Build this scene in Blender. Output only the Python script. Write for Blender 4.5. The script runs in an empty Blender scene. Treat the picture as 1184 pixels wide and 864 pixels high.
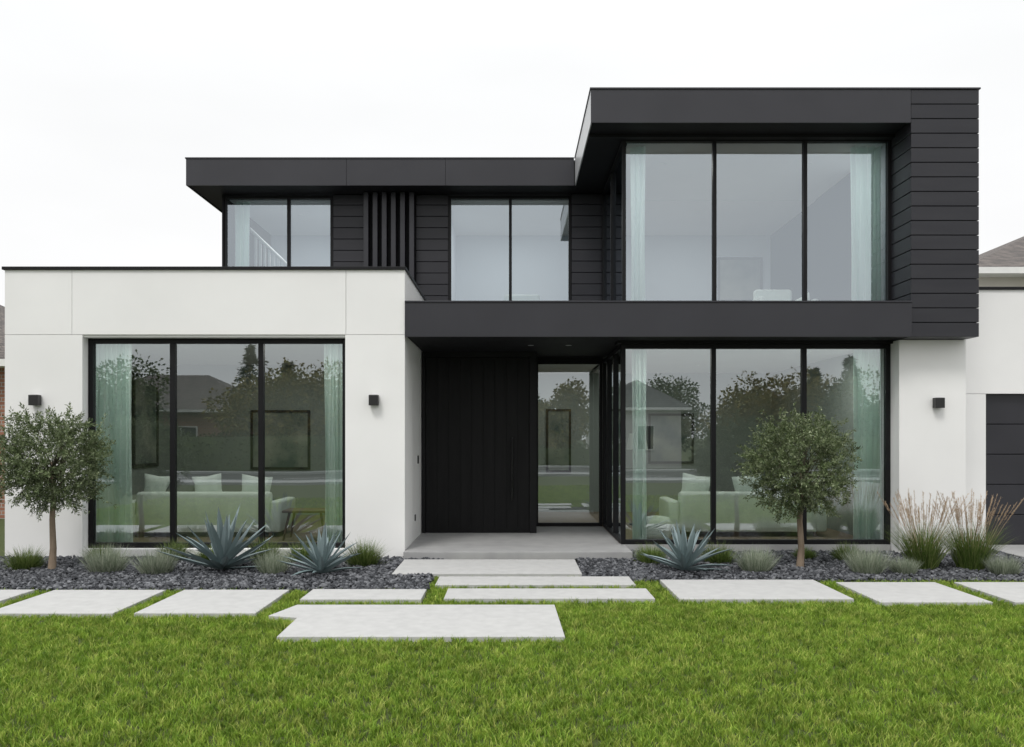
import bpy, bmesh, math, random
import numpy as np
from mathutils import Vector, Matrix
random.seed(7); rng=np.random.default_rng(7)
scene=bpy.context.scene
scene.view_settings.view_transform='Standard'
scene.view_settings.look='None'
scene.view_settings.exposure=0
COL=scene.collection

# ------------------------------------------------------------------ helpers
def empty(name,loc=(0,0,0)):
    e=bpy.data.objects.new(name,None); e.location=loc; e.empty_display_size=.3
    COL.objects.link(e); return e
def adopt(o,p):
    if p is not None:
        o.parent=p; o.matrix_parent_inverse=Matrix.Translation(-Vector(p.location))
def mesh_obj(name,verts,faces,mats,parent=None,midx=None,smooth=False,link=True):
    me=bpy.data.meshes.new(name)
    me.from_pydata([tuple(map(float,v)) for v in verts],[],[tuple(map(int,f)) for f in faces])
    if not isinstance(mats,(list,tuple)): mats=[mats]
    for m in mats: me.materials.append(m)
    if midx is not None: me.polygons.foreach_set('material_index',np.asarray(midx,dtype=np.int32))
    if smooth: me.polygons.foreach_set('use_smooth',[True]*len(me.polygons))
    me.update()
    o=bpy.data.objects.new(name,me)
    if link: COL.objects.link(o)
    adopt(o,parent); return o
def box(name,x0,x1,y0,y1,z0,z1,mat,parent=None,bevel=0.0,seg=1,smooth=False):
    bm=bmesh.new(); bmesh.ops.create_cube(bm,size=1)
    for v in bm.verts:
        v.co=Vector(((x0+x1)/2+v.co.x*(x1-x0),(y0+y1)/2+v.co.y*(y1-y0),(z0+z1)/2+v.co.z*(z1-z0)))
    if bevel>0: bmesh.ops.bevel(bm,geom=list(bm.edges),offset=bevel,segments=seg,profile=.5,affect='EDGES')
    me=bpy.data.meshes.new(name); bm.to_mesh(me); bm.free()
    me.materials.append(mat)
    if smooth:
        me.polygons.foreach_set('use_smooth',[True]*len(me.polygons))
    o=bpy.data.objects.new(name,me); COL.objects.link(o); adopt(o,parent); return o
def multibox(name,boxes,mat,parent=None,bevel=0.0):
    bm=bmesh.new()
    for (x0,x1,y0,y1,z0,z1) in boxes:
        r=bmesh.ops.create_cube(bm,size=1)
        for v in r['verts']:
            v.co=Vector(((x0+x1)/2+v.co.x*(x1-x0),(y0+y1)/2+v.co.y*(y1-y0),(z0+z1)/2+v.co.z*(z1-z0)))
        if bevel>0:
            es=set()
            for v in r['verts']: es.update(v.link_edges)
            bmesh.ops.bevel(bm,geom=list(es),offset=bevel,segments=1,profile=.5,affect='EDGES')
    me=bpy.data.meshes.new(name); bm.to_mesh(me); bm.free(); me.materials.append(mat)
    o=bpy.data.objects.new(name,me); COL.objects.link(o); adopt(o,parent); return o
def prism(name,poly,z0,z1,mat,parent=None,bevel=0.0):
    bm=bmesh.new()
    vs=[bm.verts.new((x,y,z0)) for x,y in poly]
    f=bm.faces.new(vs)
    if f.normal.z>0: f.normal_flip()
    r=bmesh.ops.extrude_face_region(bm,geom=[f])
    for g in r['geom']:
        if isinstance(g,bmesh.types.BMVert): g.co.z=z1
    bmesh.ops.recalc_face_normals(bm,faces=list(bm.faces))
    if bevel>0:
        es=[e for e in bm.edges if all(v.co.z>z1-1e-4 for v in e.verts)]
        bmesh.ops.bevel(bm,geom=es,offset=bevel,segments=2,profile=.5,affect='EDGES')
    me=bpy.data.meshes.new(name); bm.to_mesh(me); bm.free(); me.materials.append(mat)
    o=bpy.data.objects.new(name,me); COL.objects.link(o); adopt(o,parent); return o
def tube(points,radii,n=8):
    pts=[Vector(p) for p in points]; V=[];F=[]
    for i,p in enumerate(pts):
        d=(pts[min(i+1,len(pts)-1)]-pts[max(i-1,0)]).normalized()
        a=d.orthogonal().normalized(); b=d.cross(a)
        if i>0:
            a=(pa-d*pa.dot(d)).normalized(); b=d.cross(a)
        pa=a
        for k in range(n):
            t=2*math.pi*k/n
            V.append(p+(a*math.cos(t)+b*math.sin(t))*radii[i])
    for i in range(len(pts)-1):
        for k in range(n):
            F.append((i*n+k,i*n+(k+1)%n,(i+1)*n+(k+1)%n,(i+1)*n+k))
    F.append(tuple(range(n))[::-1]); F.append(tuple((len(pts)-1)*n+k for k in range(n)))
    return V,F

# ------------------------------------------------------------------ materials
def newmat(name):
    m=bpy.data.materials.new(name); m.use_nodes=True
    nt=m.node_tree; b=nt.nodes['Principled BSDF']; return m,nt,b
def noise_mat(name,c1,c2,scale=2.0,rough=.6,bump=0.0,bscale=60,spec=.5,detail=6,metal=0,stretch=None,rvar=0.0):
    m,nt,b=newmat(name); N=nt.nodes; L=nt.links
    tc=N.new('ShaderNodeTexCoord'); mp=N.new('ShaderNodeMapping')
    L.new(tc.outputs['Object'],mp.inputs['Vector'])
    if stretch: mp.inputs['Scale'].default_value=stretch
    nz=N.new('ShaderNodeTexNoise'); nz.inputs['Scale'].default_value=scale; nz.inputs['Detail'].default_value=detail
    L.new(mp.outputs[0],nz.inputs['Vector'])
    cr=N.new('ShaderNodeValToRGB')
    cr.color_ramp.elements[0].position=.3; cr.color_ramp.elements[0].color=(*c1,1)
    cr.color_ramp.elements[1].position=.7; cr.color_ramp.elements[1].color=(*c2,1)
    L.new(nz.outputs['Fac'],cr.inputs['Fac'])
    L.new(cr.outputs['Color'],b.inputs['Base Color'])
    b.inputs['Roughness'].default_value=rough
    if rvar>0:
        mr=N.new('ShaderNodeMapRange'); mr.inputs['To Min'].default_value=rough-rvar; mr.inputs['To Max'].default_value=rough+rvar
        L.new(nz.outputs['Fac'],mr.inputs['Value']); L.new(mr.outputs[0],b.inputs['Roughness'])
    b.inputs['Specular IOR Level'].default_value=spec
    b.inputs['Metallic'].default_value=metal
    if bump>0:
        n2=N.new('ShaderNodeTexNoise'); n2.inputs['Scale'].default_value=bscale; n2.inputs['Detail'].default_value=5
        L.new(mp.outputs[0],n2.inputs['Vector'])
        bp=N.new('ShaderNodeBump'); bp.inputs['Strength'].default_value=bump; bp.inputs['Distance'].default_value=.01
        L.new(n2.outputs['Fac'],bp.inputs['Height']); L.new(bp.outputs[0],b.inputs['Normal'])
    return m
def leaf_mat(name,cols,rough=.55,trans=.25,use_inst=False,spec=.35,patch=(.75,1.25),pscale=1.3,pdet=2):
    m,nt,b=newmat(name); N=nt.nodes; L=nt.links
    if use_inst: src=N.new('ShaderNodeObjectInfo').outputs['Random']
    else: src=N.new('ShaderNodeNewGeometry').outputs['Random Per Island']
    cr=N.new('ShaderNodeValToRGB'); el=cr.color_ramp.elements
    while len(el)<len(cols): el.new(.5)
    for i,c in enumerate(cols):
        el[i].position=i/(len(cols)-1); el[i].color=(*c,1)
    L.new(src,cr.inputs['Fac'])
    nz=N.new('ShaderNodeTexNoise'); nz.inputs['Scale'].default_value=pscale; nz.inputs['Detail'].default_value=pdet
    g=N.new('ShaderNodeNewGeometry'); L.new(g.outputs['Position'],nz.inputs['Vector'])
    mr=N.new('ShaderNodeMapRange'); mr.inputs['From Min'].default_value=.3; mr.inputs['From Max'].default_value=.7
    mr.inputs['To Min'].default_value=patch[0]; mr.inputs['To Max'].default_value=patch[1]
    L.new(nz.outputs['Fac'],mr.inputs['Value'])
    vm=N.new('ShaderNodeVectorMath'); vm.operation='SCALE'
    L.new(cr.outputs['Color'],vm.inputs[0]); L.new(mr.outputs[0],vm.inputs['Scale'])
    L.new(vm.outputs[0],b.inputs['Base Color'])
    b.inputs['Roughness'].default_value=rough; b.inputs['Specular IOR Level'].default_value=spec
    if trans>0:
        tr=N.new('ShaderNodeBsdfTranslucent'); L.new(vm.outputs[0],tr.inputs['Color'])
        mx=N.new('ShaderNodeMixShader'); mx.inputs[0].default_value=trans
        L.new(b.outputs[0],mx.inputs[1]); L.new(tr.outputs[0],mx.inputs[2])
        L.new(mx.outputs[0],N['Material Output'].inputs['Surface'])
    return m

M_white=noise_mat('white_render',(.79,.787,.775),(.84,.837,.825),.9,.85,.15,220,.2,detail=8)
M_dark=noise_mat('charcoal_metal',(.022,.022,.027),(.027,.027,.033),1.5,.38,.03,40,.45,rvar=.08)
M_dark2=noise_mat('charcoal_board',(.018,.018,.023),(.025,.025,.030),2.5,.45,.06,60,.4,stretch=(.4,1,3),rvar=.1)
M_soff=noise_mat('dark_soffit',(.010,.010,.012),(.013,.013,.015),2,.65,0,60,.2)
M_frame=noise_mat('black_frame',(.005,.005,.006),(.007,.007,.008),3,.5,spec=.25)
M_door=noise_mat('black_door_timber',(.004,.004,.0045),(.007,.007,.0075),3,.55,.08,50,.22,stretch=(6,6,.3))
M_pale=noise_mat('pale_metal_and_skylit_side',(.48,.49,.5),(.55,.56,.57),2,.35,metal=.3)  # pale metal for small fittings; on the roof side its paleness imitates skylight
M_conc=noise_mat('concrete_paving',(.43,.43,.422),(.485,.485,.475),9.0,.8,.25,90,.25,detail=12)
M_slab=noise_mat('porch_concrete',(.31,.31,.31),(.37,.37,.365),4,.7,.2,90,.3,detail=9)
M_roofm=noise_mat('roof_membrane',(.2,.2,.2),(.28,.28,.28),2,.9)
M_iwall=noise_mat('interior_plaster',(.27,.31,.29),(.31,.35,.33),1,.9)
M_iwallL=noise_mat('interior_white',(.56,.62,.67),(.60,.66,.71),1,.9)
M_ifloor=noise_mat('interior_oak_floor',(.22,.17,.12),(.3,.24,.17),3,.5,stretch=(.3,6,1))
M_ceil=noise_mat('interior_ceiling',(.75,.76,.76),(.78,.79,.79),1,.9)
M_fabric=noise_mat('sofa_fabric',(.66,.74,.68),(.74,.81,.75),8,.95,.3,300,.1)
M_cushd=noise_mat('cushion_grey',(.12,.13,.13),(.17,.18,.18),8,.95)
M_wood=noise_mat('table_wood',(.10,.06,.04),(.16,.10,.06),4,.5,stretch=(.5,4,4))
M_art=noise_mat('art_canvas',(.10,.14,.13),(.36,.38,.32),1.6,.8,detail=3)
M_black=noise_mat('lamp_black',(.012,.012,.012),(.016,.016,.016),5,.4)
M_steel=noise_mat('handle_metal',(.03,.03,.033),(.045,.045,.045),5,.25,metal=.8)
M_bark=noise_mat('bark',(.16,.12,.085),(.30,.235,.175),14,.9,.6,40,.2,stretch=(1,1,.25))
M_soil=noise_mat('gravel_base',(.015,.016,.018),(.04,.042,.047),40,.9,.6,60)
M_asph=noise_mat('asphalt',(.045,.045,.047),(.06,.06,.062),6,.9,.4,120)
M_paint=noise_mat('road_paint',(.7,.7,.68),(.78,.78,.75),5,.7)

def glass(name,refl=.33,tint=(.82,.93,.88),gc=(.86,.95,.97)):
    m,nt,b=newmat(name); N=nt.nodes; L=nt.links; N.remove(b)
    t=N.new('ShaderNodeBsdfTransparent'); t.inputs['Color'].default_value=(*tint,1)
    g=N.new('ShaderNodeBsdfGlossy'); g.inputs['Color'].default_value=(*gc,1); g.inputs['Roughness'].default_value=0.0
    lw=N.new('ShaderNodeFresnel'); lw.inputs['IOR'].default_value=1.5
    ad=N.new('ShaderNodeMath'); ad.operation='ADD'; ad.use_clamp=True; ad.inputs[1].default_value=refl-.04
    L.new(lw.outputs[0],ad.inputs[0])
    mx=N.new('ShaderNodeMixShader'); L.new(ad.outputs[0],mx.inputs[0]); L.new(t.outputs[0],mx.inputs[1]); L.new(g.outputs[0],mx.inputs[2])
    L.new(mx.outputs[0],N['Material Output'].inputs['Surface'])
    tc=N.new('ShaderNodeTexCoord'); nz=N.new('ShaderNodeTexNoise'); nz.inputs['Scale'].default_value=.9; nz.inputs['Detail'].default_value=0
    L.new(tc.outputs['Object'],nz.inputs['Vector'])
    bp=N.new('ShaderNodeBump'); bp.inputs['Strength'].default_value=.14; bp.inputs['Distance'].default_value=.01
    L.new(nz.outputs['Fac'],bp.inputs['Height']); L.new(bp.outputs[0],g.inputs['Normal'])
    return m
M_glass=glass('window_glass',.29,(.91,.96,.935),(.88,.94,.97))
M_glassU=glass('window_glass_upper',.34,(.90,.95,.96),(.82,.90,.97))

def sheer():
    m,nt,b=newmat('sheer_curtain'); N=nt.nodes; L=nt.links
    b.inputs['Base Color'].default_value=(.84,.94,.90,1); b.inputs['Roughness'].default_value=.95
    tr=N.new('ShaderNodeBsdfTranslucent'); tr.inputs['Color'].default_value=(.82,.94,.89,1)
    a=N.new('ShaderNodeMixShader'); a.inputs[0].default_value=.4
    L.new(b.outputs[0],a.inputs[1]); L.new(tr.outputs[0],a.inputs[2])
    L.new(a.outputs[0],N['Material Output'].inputs['Surface']); return m
M_sheer=sheer()

def brick_mat(name,c1,c2,mortar,sc,bw=.5,rh=.25,rough=.85):
    m,nt,b=newmat(name); N=nt.nodes; L=nt.links
    tc=N.new('ShaderNodeTexCoord'); sp=N.new('ShaderNodeSeparateXYZ'); L.new(tc.outputs['Object'],sp.inputs[0])
    ad=N.new('ShaderNodeMath'); ad.operation='ADD'; L.new(sp.outputs[0],ad.inputs[0]); L.new(sp.outputs[1],ad.inputs[1])
    cb=N.new('ShaderNodeCombineXYZ'); L.new(ad.outputs[0],cb.inputs[0]); L.new(sp.outputs[2],cb.inputs[1])
    bt=N.new('ShaderNodeTexBrick'); bt.inputs['Color1'].default_value=(*c1,1); bt.inputs['Color2'].default_value=(*c2,1)
    bt.inputs['Mortar'].default_value=(*mortar,1); bt.inputs['Scale'].default_value=sc
    bt.inputs['Brick Width'].default_value=bw; bt.inputs['Row Height'].default_value=rh; bt.inputs['Mortar Size'].default_value=.02
    L.new(cb.outputs[0],bt.inputs['Vector']); L.new(bt.outputs['Color'],b.inputs['Base Color'])
    b.inputs['Roughness'].default_value=rough
    bp=N.new('ShaderNodeBump'); bp.inputs['Strength'].default_value=.6; bp.inputs['Distance'].default_value=.02; bp.invert=True
    L.new(bt.outputs['Fac'],bp.inputs['Height']); L.new(bp.outputs[0],b.inputs['Normal'])
    return m
M_brick=brick_mat('red_brick',(.26,.11,.07),(.34,.16,.10),(.35,.33,.3),2.2,.5,.18)
M_tiles=brick_mat('roof_tiles',(.085,.075,.07),(.17,.145,.13),(.03,.03,.03),3.4,.5,.22)
M_tilesg=brick_mat('roof_tiles_grey',(.07,.07,.075),(.11,.11,.115),(.02,.02,.02),2.0,.5,.25)
M_cream=noise_mat('cream_render',(.60,.57,.51),(.66,.63,.56),2,.9,.2,90)
M_wh2=noise_mat('neighbour_render',(.60,.59,.57),(.66,.65,.63),2,.9,.2,90)

def grass_ground():
    m,nt,b=newmat('lawn_soil'); N=nt.nodes; L=nt.links
    tc=N.new('ShaderNodeTexCoord')
    n1=N.new('ShaderNodeTexNoise'); n1.inputs['Scale'].default_value=.5; n1.inputs['Detail'].default_value=3
    n2=N.new('ShaderNodeTexNoise'); n2.inputs['Scale'].default_value=60; n2.inputs['Detail'].default_value=4
    L.new(tc.outputs['Object'],n1.inputs['Vector']); L.new(tc.outputs['Object'],n2.inputs['Vector'])
    m1=N.new('ShaderNodeMix'); m1.data_type='RGBA'; m1.inputs['A'].default_value=(.05,.075,.012,1); m1.inputs['B'].default_value=(.085,.11,.02,1)
    L.new(n1.outputs['Fac'],m1.inputs['Factor'])
    m2=N.new('ShaderNodeMix'); m2.data_type='RGBA'; m2.blend_type='MULTIPLY'; m2.inputs['Factor'].default_value=.7
    L.new(m1.outputs['Result'],m2.inputs['A']); L.new(n2.outputs['Fac'],m2.inputs['B'])
    L.new(m2.outputs['Result'],b.inputs['Base Color']); b.inputs['Roughness'].default_value=1
    return m
M_ground=grass_ground()

# ------------------------------------------------------------------ world, sun, camera
w=bpy.data.worlds.new('World'); scene.world=w; w.use_nodes=True
nt=w.node_tree; N=nt.nodes; L=nt.links; bg=N['Background']
EL=math.radians(55)
sky=N.new('ShaderNodeTexSky'); sky.sky_type='NISHITA'; sky.sun_disc=False; sky.sun_elevation=EL
hs=N.new('ShaderNodeHueSaturation'); hs.inputs['Saturation'].default_value=.25; hs.inputs['Value'].default_value=1.0
L.new(sky.outputs[0],hs.inputs['Color'])
tc=N.new('ShaderNodeTexCoord'); sp=N.new('ShaderNodeSeparateXYZ'); L.new(tc.outputs['Generated'],sp.inputs[0])
cr=N.new('ShaderNodeValToRGB'); e=cr.color_ramp.elements
e[0].position=0; e[0].color=(10.4,10.4,10.4,1)
e[1].position=1; e[1].color=(18.7,18.8,19.0,1)
x=e.new(.2); x.color=(10.4,10.42,10.45,1)
x=e.new(.42); x.color=(10.5,10.6,10.65,1)
x=e.new(.6); x.color=(12.8,12.85,13.0,1)
L.new(sp.outputs[2],cr.inputs['Fac'])
nz=N.new('ShaderNodeTexNoise'); nz.inputs['Scale'].default_value=2.0; nz.inputs['Detail'].default_value=4
mp=N.new('ShaderNodeMapping'); mp.inputs['Scale'].default_value=(1,1,3); L.new(tc.outputs['Generated'],mp.inputs[0]); L.new(mp.outputs[0],nz.inputs['Vector'])
mr=N.new('ShaderNodeMapRange'); mr.inputs['From Min'].default_value=.3; mr.inputs['From Max'].default_value=.7; mr.inputs['To Min'].default_value=.96; mr.inputs['To Max'].default_value=1.04
L.new(nz.outputs['Fac'],mr.inputs[0])
sc=N.new('ShaderNodeVectorMath'); sc.operation='SCALE'; L.new(cr.outputs[0],sc.inputs[0]); L.new(mr.outputs[0],sc.inputs['Scale'])
mx=N.new('ShaderNodeMix'); mx.data_type='RGBA'; mx.inputs['Factor'].default_value=.92
L.new(hs.outputs[0],mx.inputs['A']); L.new(sc.outputs[0],mx.inputs['B'])
L.new(mx.outputs['Result'],bg.inputs['Color']); bg.inputs['Strength'].default_value=.1

sd=bpy.data.lights.new('sun','SUN'); sd.energy=1.5; sd.angle=math.radians(16); sd.color=(1,.975,.94)
so=bpy.data.objects.new('sun',sd); COL.objects.link(so)
dirv=Vector((-.42*math.cos(EL),-.9*math.cos(EL),math.sin(EL))).normalized()
so.rotation_euler=dirv.to_track_quat('Z','Y').to_euler(); so.location=(-10,-20,25)
sky.sun_rotation=math.atan2(dirv.x,dirv.y)

cam=bpy.data.cameras.new('camera'); co=bpy.data.objects.new('camera',cam); COL.objects.link(co)
co.location=(0,0,1.69); co.rotation_euler=(math.radians(90),0,0)
cam.sensor_width=36; cam.lens=29.19; cam.shift_y=.0617; cam.clip_end=2000; cam.clip_start=.05
scene.camera=co

# ------------------------------------------------------------------ ground
G=-.09
mesh_obj('ground',[(-600,-600,G),(600,-600,G),(600,600,G),(-600,600,G)],[(0,1,2,3)],M_ground)
st=empty('street',(0,-12,0))
mesh_obj('carriageway',[(-150,-15,G+.004),(150,-15,G+.004),(150,-8,G+.004),(-150,-8,G+.004)],[(0,1,2,3)],M_asph,st)
multibox('kerb',[(-150,150,-8,-7.85,G,G+.12),(-150,150,-15.15,-15,G,G+.12)],M_slab,st,.01)
multibox('sidewalk',[(-150,150,-7.85,-6.3,G,G+.1),(-150,150,-16.7,-15.15,G,G+.1)],M_slab,st)
multibox('centre_line',[(x,x+2,-11.56,-11.44,G+.005,G+.009) for x in range(-60,60,5)],M_paint,st)

GR=[(-9.5,-1.56,9.46,12.02),(-1.56,-.97,9.46,11.86),(.9,1.6,10.34,11.86),(1.6,7.35,10.08,12.62),(.9,1.6,10.08,10.34)]
v=[];f=[]
for (a,b_,c,d) in GR:
    i=len(v); v+=[(a,c,G+.012),(b_,c,G+.012),(b_,d,G+.012),(a,d,G+.012)]; f.append((i,i+1,i+2,i+3))
mesh_obj('gravel_bed',v,f,M_soil)

PV=[[(-1.52,10.5),(.886,10.5),(.886,11.72),(-1.52,11.72)],
 [(-.90,9.72),(1.45,9.72),(1.45,10.3),(-.90,10.3)],
 [(-.73,8.88),(1.53,8.88),(1.53,9.47),(-.73,9.47)],
 [(-2.04,7.2),(.46,7.2),(.44,8.57),(-2.22,8.57),(-2.36,8.05),(-2.06,7.96)],
 [(-2.26,8.84),(-.97,8.84),(-.97,9.43),(-2.26,9.43)],
 [(-3.71,8.15),(-2.52,8.15),(-2.52,9.4),(-3.71,9.4)],
 [(-5.18,8.15),(-3.92,8.15),(-3.92,9.4),(-5.18,9.4)],
 [(-6.65,8.15),(-5.4,8.15),(-5.4,9.4),(-6.65,9.4)],
 [(-8.1,8.15),(-6.87,8.15),(-6.87,9.4),(-8.1,9.4)],
 [(1.79,8.86),(3.65,8.86),(3.65,10.06),(1.79,10.06)],
 [(3.86,8.7),(5.04,8.7),(5.04,9.9),(3.86,9.9)],
 [(5.27,8.7),(6.45,8.7),(6.45,9.9),(5.27,9.9)],
 [(6.67,8.7),(7.9,8.7),(7.9,9.9),(6.67,9.9)]]
pave=empty('stepping_stone_path',(0,9,G))
for i,p in enumerate(PV): prism('slab_%d'%i,p,G-.02,-.04+random.uniform(-.003,.003),M_conc,pave,.006)
prism('driveway',[(7.45,-6.3),(13.5,-6.3),(13.5,13.45),(7.45,13.45)],G-.02,G+.03,M_slab)

def in_poly(P,poly):
    inside=np.zeros(len(P),bool); n=len(poly)
    for i in range(n):
        x1,y1=poly[i]; x2,y2=poly[(i+1)%n]
        if y1==y2: continue
        c=((y1>P[:,1])!=(y2>P[:,1]))&(P[:,0]<(x2-x1)*(P[:,1]-y1)/(y2-y1)+x1)
        inside^=c
    return inside
def grow(poly,g):
    cx=sum(p[0] for p in poly)/len(poly); cy=sum(p[1] for p in poly)/len(poly)
    return [(x+math.copysign(g,x-cx),y+math.copysign(g,y-cy)) for x,y in poly]

# ------------------------------------------------------------------ scatter (geometry nodes)
def scatter(name,pts,variants,smin,smax,tilt):
    coll=bpy.data.collections.new(name+'_parts')
    for o in variants: coll.objects.link(o)
    me=bpy.data.meshes.new(name); me.vertices.add(len(pts)); me.vertices.foreach_set('co',np.asarray(pts,dtype=np.float32).ravel()); me.update()
    ob=bpy.data.objects.new(name,me); COL.objects.link(ob)
    ng=bpy.data.node_groups.new(name+'_scatter','GeometryNodeTree')
    ng.interface.new_socket('Geometry',in_out='INPUT',socket_type='NodeSocketGeometry')
    ng.interface.new_socket('Geometry',in_out='OUTPUT',socket_type='NodeSocketGeometry')
    n=ng.nodes; l=ng.links
    gi=n.new('NodeGroupInput'); go=n.new('NodeGroupOutput')
    ip=n.new('GeometryNodeInstanceOnPoints'); ci=n.new('GeometryNodeCollectionInfo')
    ci.inputs['Collection'].default_value=coll; ci.inputs['Separate Children'].default_value=True; ci.inputs['Reset Children'].default_value=True
    ip.inputs['Pick Instance'].default_value=True
    rr=n.new('FunctionNodeRandomValue'); rr.data_type='FLOAT_VECTOR'
    rr.inputs[0].default_value=(-tilt,-tilt,-math.pi); rr.inputs[1].default_value=(tilt,tilt,math.pi)
    rs=n.new('FunctionNodeRandomValue'); rs.data_type='FLOAT'
    rs.inputs[2].default_value=smin; rs.inputs[3].default_value=smax; rs.inputs['Seed'].default_value=5
    l.new(gi.outputs[0],ip.inputs['Points']); l.new(ci.outputs[0],ip.inputs['Instance'])
    l.new(rr.outputs[0],ip.inputs['Rotation']); l.new(rs.outputs[1],ip.inputs['Scale'])
    l.new(ip.outputs[0],go.inputs[0])
    md=ob.modifiers.new('scatter','NODES'); md.node_group=ng
    return ob

M_grass=leaf_mat('grass_blade',[(.10,.18,.02),(.18,.295,.034),(.26,.37,.048),(.40,.45,.11)],.55,.25,True,.2,(.72,1.22),3.2,4)
def clump(nb,rad,h,wd,seed,mat,lean=.5):
    r=random.Random(seed); V=[];F=[]
    for i in range(nb):
        a=r.uniform(0,6.283); d=rad*math.sqrt(r.random()); bx,by=d*math.cos(a),d*math.sin(a)
        hh=h*r.uniform(.5,1.3); la=r.uniform(0,6.283); ln=hh*lean*r.uniform(.1,1)
        dx,dy=math.cos(la)*ln,math.sin(la)*ln
        sa=r.uniform(0,6.283); w2=wd*r.uniform(.7,1.2); sx,sy=math.cos(sa)*w2/2,math.sin(sa)*w2/2
        k=len(V)
        V+=[(bx-sx,by-sy,0),(bx+sx,by+sy,0),(bx+dx*.35+sx*.8,by+dy*.35+sy*.8,hh*.6),(bx+dx*.35-sx*.8,by+dy*.35-sy*.8,hh*.6),(bx+dx,by+dy,hh)]
        F+=[(k,k+1,k+2,k+3),(k+3,k+2,k+4)]
    return mesh_obj('grass_tuft_%d'%seed,V,F,mat,link=False)
gvars=[clump(9,.024,.05,.0066,s,M_grass,.9) for s in range(8)]
def rnd_pts(x0,x1,y0,y1,n): return np.c_[rng.uniform(x0,x1,n),rng.uniform(y0,y1,n)]
P=np.vstack([rnd_pts(-6.5,6.5,3.4,8.6,int(13*5.2*1000)),rnd_pts(-10,10,8.15,10.4,int(20*2.25*850)),
             rnd_pts(-10,-6.5,3.4,8.15,8000),rnd_pts(6.5,7.4,3.4,8.7,3500),rnd_pts(-10,7.4,.5,3.4,9000)])
keep=np.ones(len(P),bool)
for p in PV: keep&=~in_poly(P,grow(p,.012))
for (a,b_,c,d) in GR: keep&=~((P[:,0]>a)&(P[:,0]<b_)&(P[:,1]>c)&(P[:,1]<d))
keep&=~((P[:,0]>7.4))
keep&=~((P[:,1]>9.46)&(P[:,0]<-1.0))
keep&=~((P[:,1]>10.34))
P=P[keep]
scatter('lawn_grass',np.c_[P,np.full(len(P),G-.003)],gvars,.6,1.2,.15)

M_peb=leaf_mat('slate_pebble',[(.024,.026,.030),(.05,.053,.060),(.085,.089,.098),(.19,.195,.208)],.7,0,True,.35,(.85,1.15))
def pebble(seed):
    r=random.Random(seed); bm=bmesh.new(); bmesh.ops.create_icosphere(bm,subdivisions=1,radius=1)
    for v_ in bm.verts: v_.co*=r.uniform(.68,1.22)
    sx,sy,sz=r.uniform(.9,1.4),r.uniform(.7,1),r.uniform(.5,.8)
    for v_ in bm.verts: v_.co=Vector((v_.co.x*sx,v_.co.y*sy,v_.co.z*sz))*.030
    me=bpy.data.meshes.new('pebble'); bm.to_mesh(me); bm.free(); me.materials.append(M_peb)
    return bpy.data.objects.new('pebble_%d'%seed,me)
pv=[pebble(s) for s in range(8)]
pp=[]
for (a,b_,c,d) in GR:
    n=int((b_-a)*(d-c)*850); q=rnd_pts(a,b_,c,d,n); pp.append(np.c_[q,np.full(n,G+.018)+rng.uniform(0,.03,n)])
pp=np.vstack(pp); k=np.ones(len(pp),bool)
for p in PV: k&=~in_poly(pp,grow(p,.01))
scatter('gravel',pp[k],pv,.5,1.2,.7)

# ------------------------------------------------------------------ THE HOUSE
H=empty('modern_house',(0,14,0))
multibox('white_front_panels',[
 (-7.33,-6.21,12.0,12.03,-.12,3.162),(-2.41,-1.55,12.0,12.03,-.12,3.162),
 (-7.33,-6.363,12.0,12.03,3.168,4.10),(-6.357,-2.403,12.0,12.03,3.168,4.10),(-2.397,-1.55,12.0,12.03,3.168,4.10),
 ],M_white,H)
multibox('white_wing_walls',[
 (-7.33,-6.21,12.031,12.3,-.12,4.10),(-2.41,-1.55,12.031,12.3,-.12,4.10),(-6.21,-2.41,12.031,12.3,3.13,4.10),
 (-7.33,-7.13,12.3,20,-.12,4.10),(-1.75,-1.55,12.3,15.6,-.12,4.10),(-6.21,-2.41,12.02,12.3,-.12,.06)],M_white,H)
multibox('parapet_coping',[(-7.36,-1.53,11.97,12.33,4.10,4.145),(-7.36,-7.10,12.33,20,4.10,4.145),(-1.78,-1.53,12.33,15.6,4.10,4.145)],M_frame,H,.003)
box('wing_roof',-7.12,-1.76,12.32,20,3.7,3.86,M_roofm,H)
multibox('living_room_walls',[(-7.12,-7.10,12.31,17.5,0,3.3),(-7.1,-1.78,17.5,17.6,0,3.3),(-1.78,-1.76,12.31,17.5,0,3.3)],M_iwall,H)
box('living_room_ceiling',-7.1,-1.78,12.31,17.5,3.2,3.3,M_ceil,H)
box('living_room_floor',-7.1,-1.78,12.31,17.5,-.05,.04,M_ifloor,H)

def window_x(name,x0,x1,z0,z1,y,mull,fw=.06,dep=.09,gm=None):
    gm=gm or M_glass; e=[]
    e+=[(x0,x0+fw,y,y+dep,z0,z1),(x1-fw,x1,y,y+dep,z0,z1),(x0+fw,x1-fw,y+.001,y+dep-.001,z1-fw,z1),(x0+fw,x1-fw,y+.001,y+dep-.001,z0,z0+fw)]
    for m in mull: e.append((m-fw/2,m+fw/2,y-.004,y+dep-.004,z0+fw,z1-fw))
    multibox(name+'_frame',e,M_frame,H,.004)
    xs=[x0+fw]+[c for m in mull for c in (m-fw/2,m+fw/2)]+[x1-fw]
    for i in range(0,len(xs),2):
        a,b_=xs[i],xs[i+1]; yy=y+.04
        dz=random.uniform(-.002,.002); dt=random.uniform(-.002,.002)
        mesh_obj('%s_pane_%d'%(name,i//2),[(a,yy+dz,z0+fw),(b_,yy-dz,z0+fw),(b_,yy-dz+dt,z1-fw),(a,yy+dz+dt,z1-fw)],[(0,1,2,3)],gm,H)
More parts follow.
